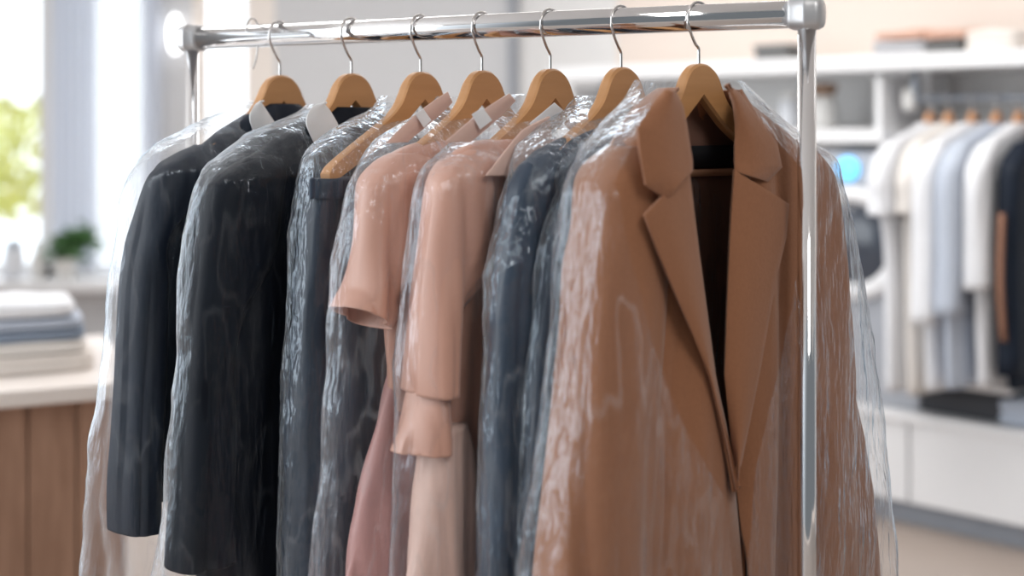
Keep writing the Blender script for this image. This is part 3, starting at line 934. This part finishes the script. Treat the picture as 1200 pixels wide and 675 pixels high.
for px in (366, 398):
    s, z = f.on(px, 209, 0.03)
    cl = box('belt_loop', f.pt(s, 0.030, z - 0.014), (0.009, 0.006, 0.030), M['slate'], g, ((f.u.x, f.u.y), (f.n.x, f.n.y)), bev=0.003)

# 4 blush blouse over a long rose skirt part
f = F[3]
g = garment('dress', 'blush pink dress with a short fluttering sleeve, fourth on the rail', 'dress', f)
loft('bodice', f, [(166, 492, None, .75), (170, 474, None, .85), (178, 456, None, .95), (192, 440, None), (208, 430, None), (240, 434, None), (320, 440, None), (400, 446, None), (453, 449, None), (480, 446, None)],
     M['blush'], g, b=0.030, A=0.011, fq=10, ph=.4)
loft('sleeve', f, [(180, 455, ('w', 0.05), .5), (190, 438, ('w', 0.09), .8), (208, 421, ('w', 0.115)), (228, 414, ('w', 0.125)), (290, 410, ('w', .125)), (335, 406, ('p', 462)), (358, 400, ('p', 458)), (374, 394, ('p', 454))],
     M['blush'], g, b=0.040, A=0.013, fq=14, ph=.3, tilt=-0.55, cap_top=False, thick=0.0015, Atop=0.05)
loft('sleeve', f, [(200, 600, ('w', 0.10), .7), (250, 606, ('w', 0.10)), (360, 612, ('w', 0.12))], M['blush'], g, b=0.04, A=0.006)
loft('skirt', f, [(440, 450, ('s', 0.16)), (470, 442, ('s', .17)), (551, 423, ('s', 0.18)), (620, 408, ('s', 0.19)), (700, 391, ('s', 0.2))],
     M['rose'], g, b=0.030, A=0.016, fq=11, ph=.8, Atop=0.3)

dress4 = g

# 5 pink dress with a long two-tier sleeve
f = F[4]
g = garment('dress', 'pink dress with a tiered ruffle sleeve in the middle of the rail', 'dress', f)
loft('bodice', f, [(164, 566, None, .75), (168, 545, None, .85), (178, 526, None, .95), (192, 514, None), (210, 508, None), (300, 510, None), (400, 512, None), (480, 512, None), (560, 508, None), (700, 500, None)],
     M['blush'], g, b=0.030, A=0.013, fq=13, ph=.25, Atop=0.1)
loft('sleeve', f, [(176, 534, ('w', 0.05), .5), (184, 520, ('w', 0.08), .8), (200, 506, ('w', 0.11)), (226, 497, ('w', 0.12)), (290, 489, ('w', .12)), (370, 482, ('p', 538)), (430, 480, ('p', 528)), (461, 481, ('p', 524))],
     M['blush'], g, b=0.038, A=0.017, fq=15, ph=.55, Atop=0.1)
loft('sleeve_ruffle', f, [(450, 486, ('p', 522), .85), (480, 478, ('p', 524), .9), (510, 470, ('p', 526)), (530, 466, ('p', 528))],
     M['blush'], g, b=0.040, A=0.010, fq=20, ph=.1, cap_top=False)
loft('skirt', f, [(500, 494, ('p', 545)), (540, 492, ('p', 552)), (600, 484, ('p', 556)), (700, 471, ('p', 560))],
     M['blush_sheer'], g, b=0.028, A=0.010, fq=18, ph=.9, nc=0.01)
o = flap('sheer_collar', f, [(612, 152), (590, 180), (570, 206)], [(645, 136), (648, 175), (640, 207)], M['blush_sheer'], g, off=0.052, bulge=0.006)

flap('sheer_collar', f, [(597, 109), (570, 126), (545, 146), (520, 167)], [(605, 118), (590, 134), (572, 150), (552, 167)], M['blush_sheer'], g, off=0.020, bulge=0.004, thick=0.002)
flap('sheer_collar', F[3], [(525, 107), (500, 124), (474, 146), (452, 168)], [(531, 120), (516, 135), (498, 150), (478, 167)], M['blush_sheer'], dress4, off=0.020, bulge=0.004, thick=0.002)
for par, fr_, q4 in ((dress4, F[3], [(487, 134), (496, 127), (506, 141), (497, 150)]), (g, f, [(553, 134), (566, 126), (577, 141), (563, 152)]), (g, f, [(650, 120), (669, 137), (641, 163), (620, 145)])):
    flap('care_tag', fr_, [q4[0], q4[3]], [q4[1], q4[2]], M['tag'], par, off=0.027, bulge=0.002, thick=0.001, lin=True)

# 6 slate blue jacket
f = F[5]
g = garment('suit_jacket', 'slate blue jacket in shiny film, left of the camel coat', 'jacket', f)
loft('body', f, [(146, 702, None, .7), (154, 672, None, .85), (166, 644, None, .95), (180, 622, None), (200, 608, None), (300, 600, None), (450, 596, None), (700, 590, None)],
     M['slate'], g, b=0.026, A=0.008, fq=10, ph=.9)
loft('sleeve', f, [(174, 632, ('w', 0.05), .5), (186, 614, ('w', 0.085), .8), (202, 600, ('w', 0.11)), (226, 590, ('w', 0.125)), (262, 584, ('w', .13)), (340, 575, ('w', .13)), (420, 570, ('w', .125)), (540, 565, ('w', .12)), (700, 561, ('w', .12))],
     M['slate'], g, b=0.030, A=0.008, fq=14, ph=.45, cr=0.007, crs=13)
loft('sleeve', f, [(200, 770, ('w', 0.10), .7), (250, 776, ('w', 0.10)), (600, 780, ('w', 0.09))], M['slate'], g, b=0.04, A=0.004)

# 7 darker slate garment layered on the same stretch of rail, in front of it
f7 = rail_frame(774, A0 - 0.10)
g = garment('blouse', 'dark slate blouse squeezed between the slate blue jacket and camel coat', 'blouse', f7)
loft('body', f7, [(141, 745, None, .6), (154, 722, None, .8), (166, 706, None, .9), (180, 690, None), (200, 678, None), (300, 668, None), (450, 660, None), (700, 650, None)],
     M['slate_dark'], g, b=0.018, A=0.006, fq=10, ph=.1)
loft('sleeve', f7, [(172, 694, ('w', 0.05), .5), (184, 676, ('w', 0.07), .8), (200, 663, ('w', 0.09)), (218, 656, ('w', 0.10)), (266, 640, ('w', .11)), (310, 632, ('w', .11)), (370, 626, ('w', .11)), (486, 613, ('w', .11)), (700, 609, ('w', .11))],
     M['slate_dark'], g, b=0.022, A=0.008, fq=15, ph=.75, cr=0.007, crs=13)

# 8 camel coat
f = F[6]
g = garment('wool_coat', 'camel brown wool coat with wide notched lapels at the right end', 'coat', f)
CB = 0.060; CN = 0.026
gl_ = [(90, 774), (140, 797), (200, 806), (330, 806), (450, 836), (575, 862), (700, 864)]
gr_ = [(90, 884), (143, 868), (230, 880), (330, 872), (440, 862), (560, 862), (575, 862), (700, 864)]
def rows_lr(L, CT, b, nc, smax=9):
    """rows whose far edge follows a second outline (py, px) of the photograph"""
    out = []
    for py, pxl, bs in L:
        px = lerp_table(CT, py)
        for _ in range(6):                       # the far edge stands deeper, so the same height shows nearer the horizon
            s1 = f.s_at(px, nc + 0.5 * b * bs)
            zl = f.on(pxl, py, nc - 0.5 * b * bs)[1]
            px = lerp_table(CT, HY - (zl - CAMZ) * FPX / f.pt(s1, nc + 0.5 * b * bs, 0).y)
        arm = lerp_table([(-z_, s_) for s_, z_ in PROF_TOP], RAILZ - 0.064 - zl) * 0.90 + 0.012   # stay outside the hanger arm
        out.append((py, pxl, ('s', min(max(s1, arm), smax)), bs))
    return out


CRB = [(90, 838), (100, 850), (112, 864), (130, 878), (150, 896), (170, 918), (185, 944), (205, 966), (800, 980)]
body_rows = rows_lr([(104, 784, .62), (114, 770, .72), (128, 754, .82), (144, 738, .9), (162, 722, .96), (184, 712, 1), (210, 714, 1), (250, 720, 1), (320, 722, 1), (420, 716, 1), (520, 706, 1), (600, 698, 1), (700, 688, 1)], CRB, 0.060, 0.026, 0.178)
loft('body', f, body_rows, M['camel'], g, b=CB, nc=CN, nctop=-0.018, p=3.4, A=0.014, fq=10, ph=.3, gap=(gl_, gr_), n=120, thick=0.004)
loft('lining', f, body_rows, M['lining'], g, b=CB - 0.008, nc=CN, nctop=-0.022, p=3.4, A=0.006, fq=9, ph=.3, gap=([(a, b_ - 6) for a, b_ in gl_], [(a, b_ + 6) for a, b_ in gr_]), n=100, thick=0.0)
loft('sleeve', f, [(172, 712, ('w', 0.05), .5), (184, 696, ('w', 0.085), .8), (200, 681, ('w', 0.115)), (222, 672, ('w', 0.13)), (262, 668, ('w', .135)), (310, 660, ('w', .14)), (412, 650, ('w', .15)), (522, 640, ('w', .16)), (600, 634, ('w', .165)), (700, 626, ('w', .17))],
     M['camel'], g, b=0.054, A=0.012, fq=9, ph=.35, nc=CN + 0.006, cr=0.004, crs=9)
# far sleeve, right edge set by the photograph
def far_rows(L):
    out = []
    for py, pxr, wd, bs in L:
        s1 = f.s_at(pxr, 0.05)
        zz = f.pt(s1, 0.05, 0)
        out.append((py, pxr, wd, bs))
    return out
def loft_right(name, fr, rows, material, parent, b, **kw):
    """like loft, but rows are (py, right px, width, b scale)"""
    rr_ = []
    for py, pxr, wd, bs in rows:
        s1 = fr.s_at(pxr, 0.6 * b * bs + kw.get('nc', 0))
        P = fr.pt(s1 - wd, -0.5 * b * bs + kw.get('nc', 0), 0)
        px0 = P.x / P.y * FPX + CX
        # picture row for the left point at the same height
        z = CAMZ + (HY - py) / FPX * fr.pt(s1, 0.6 * b * bs, 0).y
        py0 = HY - (z - CAMZ) * FPX / P.y
        rr_.append((py0, px0, ('s', s1), bs))
    return loft(name, fr, rr_, material, parent, b=b, **kw)
loft_right('sleeve', f, [(164, 945, 0.05, .45), (176, 957, 0.08, .75), (188, 968, 0.10, .95), (204, 976, 0.115, 1), (229, 982, 0.12, 1), (300, 992, .125, 1), (367, 999, .13, 1), (441, 1005, .14, 1), (522, 1016, .15, 1), (600, 1024, .16, 1), (700, 1033, .165, 1)],
           M['camel'], g, 0.054, A=0.010, fq=9, ph=.6, nc=CN, cr=0.007, crs=10)
# collar and lapels
cl = flap('collar', f, [(781, 107), (764, 126), (746, 150), (748, 176), (755, 216), (780, 232)], [(787, 107), (797, 126), (802, 150), (805, 170), (808, 188), (808, 200)], M['camel'], g, lin=True, off=CN + CB + 0.012, bulge=0.012, edge=(0.0, -0.004))
cr_ = flap('collar', f, [(853, 99), (867, 108), (880, 127), (911, 167), (917, 196), (900, 213)], [(851, 101), (858, 122), (861, 144), (861, 170), (861, 188), (861, 200)], M['camel'], g, lin=True, off=CN + CB + 0.012, bulge=0.012, edge=(-0.006, -0.008))
flap('lapel', f, [(756, 252), (772, 296), (790, 340), (811, 390), (830, 440), (849, 515), (862, 576)], [(808, 199), (813, 240), (819, 290), (827, 350), (839, 440), (854, 515), (863, 576)], M['camel'], g, lin=True, off=CN + CB + 0.014, bulge=0.010, edge=(0.0, -0.010))
flap('lapel', f, [(925, 239), (922, 278), (911, 322), (902, 372), (892, 430), (878, 500), (864, 568)], [(861, 199), (858, 240), (855, 290), (852, 360), (849, 440), (856, 510), (864, 572)], M['camel'], g, lin=True, off=CN + CB + 0.016, bulge=0.008, edge=(0.0, -0.010))
# black woven label and tan trim on the back lining, seen through the neck opening
def back_strip(name, px0, px1, y0, y1, off, material, parent):
    bm = bmesh.new(); vs = []
    for (px, py) in ((px0, y0), (px1, y0), (px1, y1), (px0, y1)):
        s, z = f.on(px, py, off); vs.append((s, z))
    n = 10; rows = []
    for (i0, i1) in ((0, 1), (3, 2)):
        rows.append([bm.verts.new(f.pt(vs[i0][0] * (1 - k / n) + vs[i1][0] * k / n, off - 0.004 * math.sin(PI * k / n), vs[i0][1])) for k in range(n + 1)])
    for k in range(n): bm.faces.new((rows[0][k], rows[0][k + 1], rows[1][k + 1], rows[1][k]))
    o = bm_obj(name, bm, material, parent); solid(o, 0.0015, 1); return o
lb = back_strip('label', 796, 872, 171, 198, -0.018, M['label'], g); lb['label'] = 'black neck label'
back_strip('lining_trim', 796, 872, 199.5, 208, -0.016, M['trim'], g)

# ------------------------------------------------------------------ clear film covers
def cover(fr, label, rows, b, material, **kw):
    z = fr.h.z - 0.10
    t = loft('garment_cover', fr, rows, material, None, b=b, thick=0.0, cap_top=False, **kw)
    return tag(t, label, 'garment cover', 'clear film covers over the clothes')


CK = dict(crout=True, nctop=-0.042, p=3.0, n=150, step=9, cr=0.010, crs=9, A=0.006, fq=9)
cover(F[0], 'milky clear film cover over the leftmost navy jacket',
      [(118, 306, ('s', .03), .35), (128, 280, ('s', .10), .6), (146, 236, None, .8), (162, 200, None, .95), (186, 162, None), (214, 142, None), (270, 130, None), (310, 125, None), (370, 119, None), (441, 110, None), (543, 98, None), (620, 92, None), (700, 85, None)],
      0.056, M['film_milky'], ph=.3, **CK)
cover(F[1], 'clear film cover over the black jacket, second from the left',
      [(122, 384, ('s', .03), .4), (134, 360, ('s', .10), .6), (158, 296, None, .85), (186, 252, None), (206, 229, None), (232, 217, None), (270, 209, None), (330, 204, None), (400, 201, None), (450, 197, None), (543, 188, None), (673, 171, None), (700, 168, None)],
      0.056, M['film_black'], ph=.8, **CK)
cover(F[2], 'clear film cover over the dark slate trousers',
      [(112, 470, ('s', .03), .4), (130, 448, ('s', .10), .6), (150, 398, None, .8), (172, 364, None, .95), (200, 346, None), (232, 339, None), (290, 334, None), (400, 329, None), (522, 325, None), (700, 321, None)],
      0.050, M['film_strong'], ph=.5, **CK)
cover(F[3], 'clear film cover over the blush dress with the short sleeve',
      [(112, 540, ('s', .03), .4), (130, 516, ('s', .10), .6), (150, 472, None, .8), (172, 436, None, .95), (200, 414, None), (228, 401, None), (290, 386, None), (350, 380, None), (441, 375, None), (563, 367, None), (645, 361, None), (700, 357, None)],
      0.056, M['film'], ph=.1, **CK)
cover(F[4], 'clear film cover over the pink ruffle sleeved dress',
      [(110, 620, ('s', .03), .4), (128, 592, ('s', .10), .6), (150, 554, None, .8), (174, 524, None, .95), (194, 496, None), (214, 482, None), (250, 474, None), (290, 472, None), (398, 462, None), (441, 458, None), (563, 455, None), (700, 451, None)],
      0.056, M['film'], ph=.6, **CK)
cover(F[5], 'shiny film cover over the slate blue jacket beside the camel coat',
      [(112, 706, ('s', .03), .4), (128, 684, ('s', .10), .6), (146, 650, None, .8), (168, 616, None, .95), (190, 600, None), (210, 591, None), (262, 575, None), (310, 560, None), (338, 557, None), (400, 559, None), (481, 557, None), (570, 554, None), (700, 551, None)],
      0.054, M['film_strong'], ph=.2, **CK)
cover(f7, 'shiny film cover over the dark slate blouse',
      [(128, 760, ('s', .05), .5), (140, 738, ('s', .12), .7), (158, 706, None, .9), (182, 671, None), (198, 659, None), (214, 651, None), (266, 633, None), (310, 625, None), (370, 619, None), (486, 606, None), (700, 602, None)],
      0.030, M['film_strong'], ph=.4, **CK)
CR = [(80, 846), (95, 852), (130, 890), (150, 925), (171, 958), (190, 972), (207, 981), (256, 995), (313, 1008), (400, 1020), (481, 1032), (604, 1046), (675, 1051), (800, 1064)]
coat_cover_rows = rows_lr([(92, 780, .6), (104, 774, .72), (122, 760, .85), (146, 733, .93), (172, 706, 1), (196, 688, 1), (222, 678, 1), (262, 674, 1), (310, 666, 1), (412, 655, 1), (522, 643, 1), (600, 634, 1), (700, 622, 1), (790, 612, 1), (880, 604, 1)], CR, 0.082, CN + 0.020)
gcl = [(90, 764), (150, 744), (213, 748), (300, 752), (400, 770), (500, 800), (600, 845), (700, 858)]
gcr = [(90, 888), (150, 908), (213, 940), (330, 936), (430, 916), (575, 884), (700, 874)]
cover(F[6], 'thin clear film cover open over the camel coat lapels',
      coat_cover_rows,
      0.082, M['film_coat'], nc=CN + 0.020, nctop=-0.034, off_l=-0.15, crout=True, gap=(gcl, gcr), p=3.8, ph=.2, n=170, step=9, cr=0.007, crs=9, A=0.003, fq=7)

# ------------------------------------------------------------------ left counter with folded clothes
CTZ = 0.75
ca = Vector((2.13, 1.0)).normalized(); cn = Vector((-ca.y, ca.x))     # along the front edge, and into the counter
c0 = unproj(0, 477, 0)
Zc = (CAMZ - CTZ + 0.0) * FPX / (457 - HY)
P0 = Vector(((0 - CX) / FPX * Zc, Zc))
def ctr(t, back, z):
    q = P0 + ca * t + cn * back
    return Vector((q.x, q.y, z))
CAX = ((ca.x, ca.y), (cn.x, cn.y))
ct = thing('service_counter', 'wood fronted counter with a cream top at the lower left', 'counter', tuple(ctr(-0.3, 0.4, 0)))
box('worktop', ctr(-0.50, 0.38, CTZ - 0.022), (1.70, 0.80, 0.044), M['counter_top'], ct, CAX, bev=0.006)
k0 = 0
for k in range(14):
    t = 0.30 - 0.058 - k * 0.1165
    box('front_board', ctr(t, 0.035, (CTZ - 0.044 + 0.06) / 2), (0.1125, 0.02, CTZ - 0.044 - 0.06), M['counter_wood'], ct, CAX, bev=0.003)
box('carcass', ctr(-0.50, 0.40, 0.353), (1.62, 0.70, 0.706), M['counter_wood'], ct, CAX)

def ct_px(px, back):
    q = P0 + cn * back; k = (px - CX) / FPX
    return (k * q.y - q.x) / (ca.x - k * ca.y)
T0 = ct_px(30, 0.32)
layers = [(0.046, 0.34, M['cream_cloth'], 'cream folded shirt at the bottom of the counter stack', 0.0),
          (0.031, 0.31, M['ivory_cloth'], 'ivory folded shirt second from the bottom of the counter stack', -0.005),
          (0.029, 0.27, M['bluegrey_cloth'], 'blue grey folded shirt in the middle of the counter stack', 0.010),
          (0.026, 0.28, M['mist_cloth'], 'misty grey folded shirt under the white one on the counter', 0.0),
          (0.042, 0.26, M['white_cloth'], 'white rumpled shirt on top of the counter stack', -0.01)]
z = CTZ + 0.001
for k, (h, wd, m_, lab, dx) in enumerate(layers):
    soft_stack('folded_shirt', ctr(T0 + dx, 0.30, z), (wd, 0.26, h), m_, lab, 'folded shirt', 'shirts stacked on the wooden counter', CAX, 11 + k, amp=0.016 if k == 4 else 0.006, layers=2 if k < 4 else 1)
    z += h + 0.004

# things on the window sill
def sill(px): return Vector(((px - CX) / FPX * (BY - 0.10), BY - 0.10, SILL + 0.001))
q = sill(76)
pl = thing('potted_plant', 'small green leafy plant in a white pot on the window sill', 'plant', tuple(q))
lathe('pot', q, [(0.045, 0), (0.05, 0.01), (0.062, 0.09), (0.066, 0.095), (0.055, 0.10)], M['pot'], pl)
bm = bmesh.new(); rnd = random.Random(5)
for i in range(160):
    if i % 3: cc = q + Vector((rnd.gauss(0.0, 0.035), rnd.gauss(0, 0.03), 0.10 + rnd.random() * 0.11))
    else: cc = q + Vector((0.09 + rnd.gauss(0, 0.035), rnd.gauss(0, 0.03), 0.20 + rnd.gauss(0, 0.035)))
    d1 = Vector((rnd.uniform(-1, 1), rnd.uniform(-1, 1), rnd.uniform(-.6, 1))).normalized() * 0.034
    d2_ = d1.orthogonal().normalized() * 0.017
    bm.faces.new([bm.verts.new(cc - d1), bm.verts.new(cc + d2_), bm.verts.new(cc + d1), bm.verts.new(cc - d2_)])
bm_obj('leaves', bm, M['leaf'], pl, smooth=False)
q = sill(16)
j = thing('jar', 'frosted grey jar at the left end of the window sill', 'jar', tuple(q))
lathe('body', q, [(0.045, 0), (0.052, 0.01), (0.052, 0.13), (0.035, 0.15)], M['glass_jar'], j)
lathe('lid', q, [(0.037, 0.15), (0.040, 0.155), (0.040, 0.185), (0.01, 0.19)], M['steel_far'], j)
q = sill(44)
lathe_o = lathe('bottle', q, [(0.03, 0), (0.035, 0.01), (0.035, 0.10), (0.014, 0.14), (0.014, 0.18), (0.018, 0.185)], M['pot'])
tag(lathe_o, 'small white bottle between the jar and the plant on the sill', 'bottle')

# ------------------------------------------------------------------ white garments on the far rod
FA = math.atan2(0.731, 0.683)
def far_frame(px):
    t = at_wall(px, 0.10); q = wa(t, 0.10, RZ)
    return Frame(q.x, q.y, RZ, FA)
far = [
    (1090, 'white_cloth', [(150, 1068), (162, 1046), (178, 1032), (200, 1024), (300, 1034), (400, 1036), (458, 1036)], 'white blouse, leftmost on the far rod beside the washer', 252, 1019),
    (1112, 'ivory_cloth', [(150, 1092), (162, 1072), (178, 1062), (200, 1056), (300, 1058), (400, 1060), (462, 1062)], 'ivory blouse second from the left on the far rod', 250, 1050),
    (1140, 'white_cloth', [(150, 1116), (162, 1096), (178, 1082), (200, 1078), (300, 1080), (400, 1082), (458, 1084)], 'white blouse in the middle of the far rod', 380, 1072),
    (1168, 'mist_cloth', [(150, 1146), (162, 1126), (178, 1112), (200, 1106), (300, 1104), (400, 1106), (456, 1108)], 'pale grey blue shirt right of the middle on the far rod', 370, 1100),
    (1194, 'white_cloth', [(150, 1174), (162, 1156), (178, 1144), (200, 1140), (300, 1140), (400, 1142), (452, 1144)], 'white shirt left of the dark jacket on the far rod', 340, 1132),
    (1222, 'navy', [(158, 1204), (170, 1190), (186, 1180), (210, 1176), (300, 1176), (400, 1178), (456, 1180)], 'dark navy jacket at the right edge of the far rod', 440, 1172),
]
for i, (px, mk, rows, lab, slb, slx) in enumerate(far):
    fr = far_frame(px)
    build_hanger(fr, 'small wooden hanger on the far rod holding the ' + lab.split(',')[0].split(' second')[0].split(' in the')[0].split(' right of')[0].split(' left of')[0].split(' at the')[0] + [' nearest the washer', ', second from the washer', ', third from the washer', '', ' beside the dark jacket', ''][i],
                 drop=0.045, wscale=0.72, material=M['hanger_far'], group='wooden hangers on the far rod', rr_=0.0135)
    g = thing('blouse' if i < 3 else ('shirt' if i < 5 else 'suit_jacket'), lab, 'blouse' if i < 3 else ('shirt' if i < 5 else 'jacket'), tuple(fr.pt(0, 0, RZ - 0.1)), 'garments on the far rod')
    R_ = [(rows[0][0] - 6, rows[0][1] + 8, None, .5)] + [(a, b_, None) for a, b_ in rows]
    loft('body', fr, R_, M[mk], g, b=0.030, A=0.008, fq=14, ph=i * .37, n=56, step=4)
    x0 = slx + 10
    loft('sleeve', fr, [(166, x0 + 10, ('w', .06), .7), (182, x0 - 2, ('w', .09)), (210, slx, ('w', .09)), ((slb + 210) / 2, slx, ('w', .09)), (slb, slx - 1, ('w', .10))],
         M[mk], g, b=0.034, A=0.007, fq=16, ph=i * .21, n=40, step=4)
    if mk == 'navy':
        loft('rust_edge', fr, [(250, 1171, ('w', .012)), (330, 1169, ('w', .012)), (400, 1173, ('w', .012))], M['rust'], g, b=0.01, n=20, step=3)
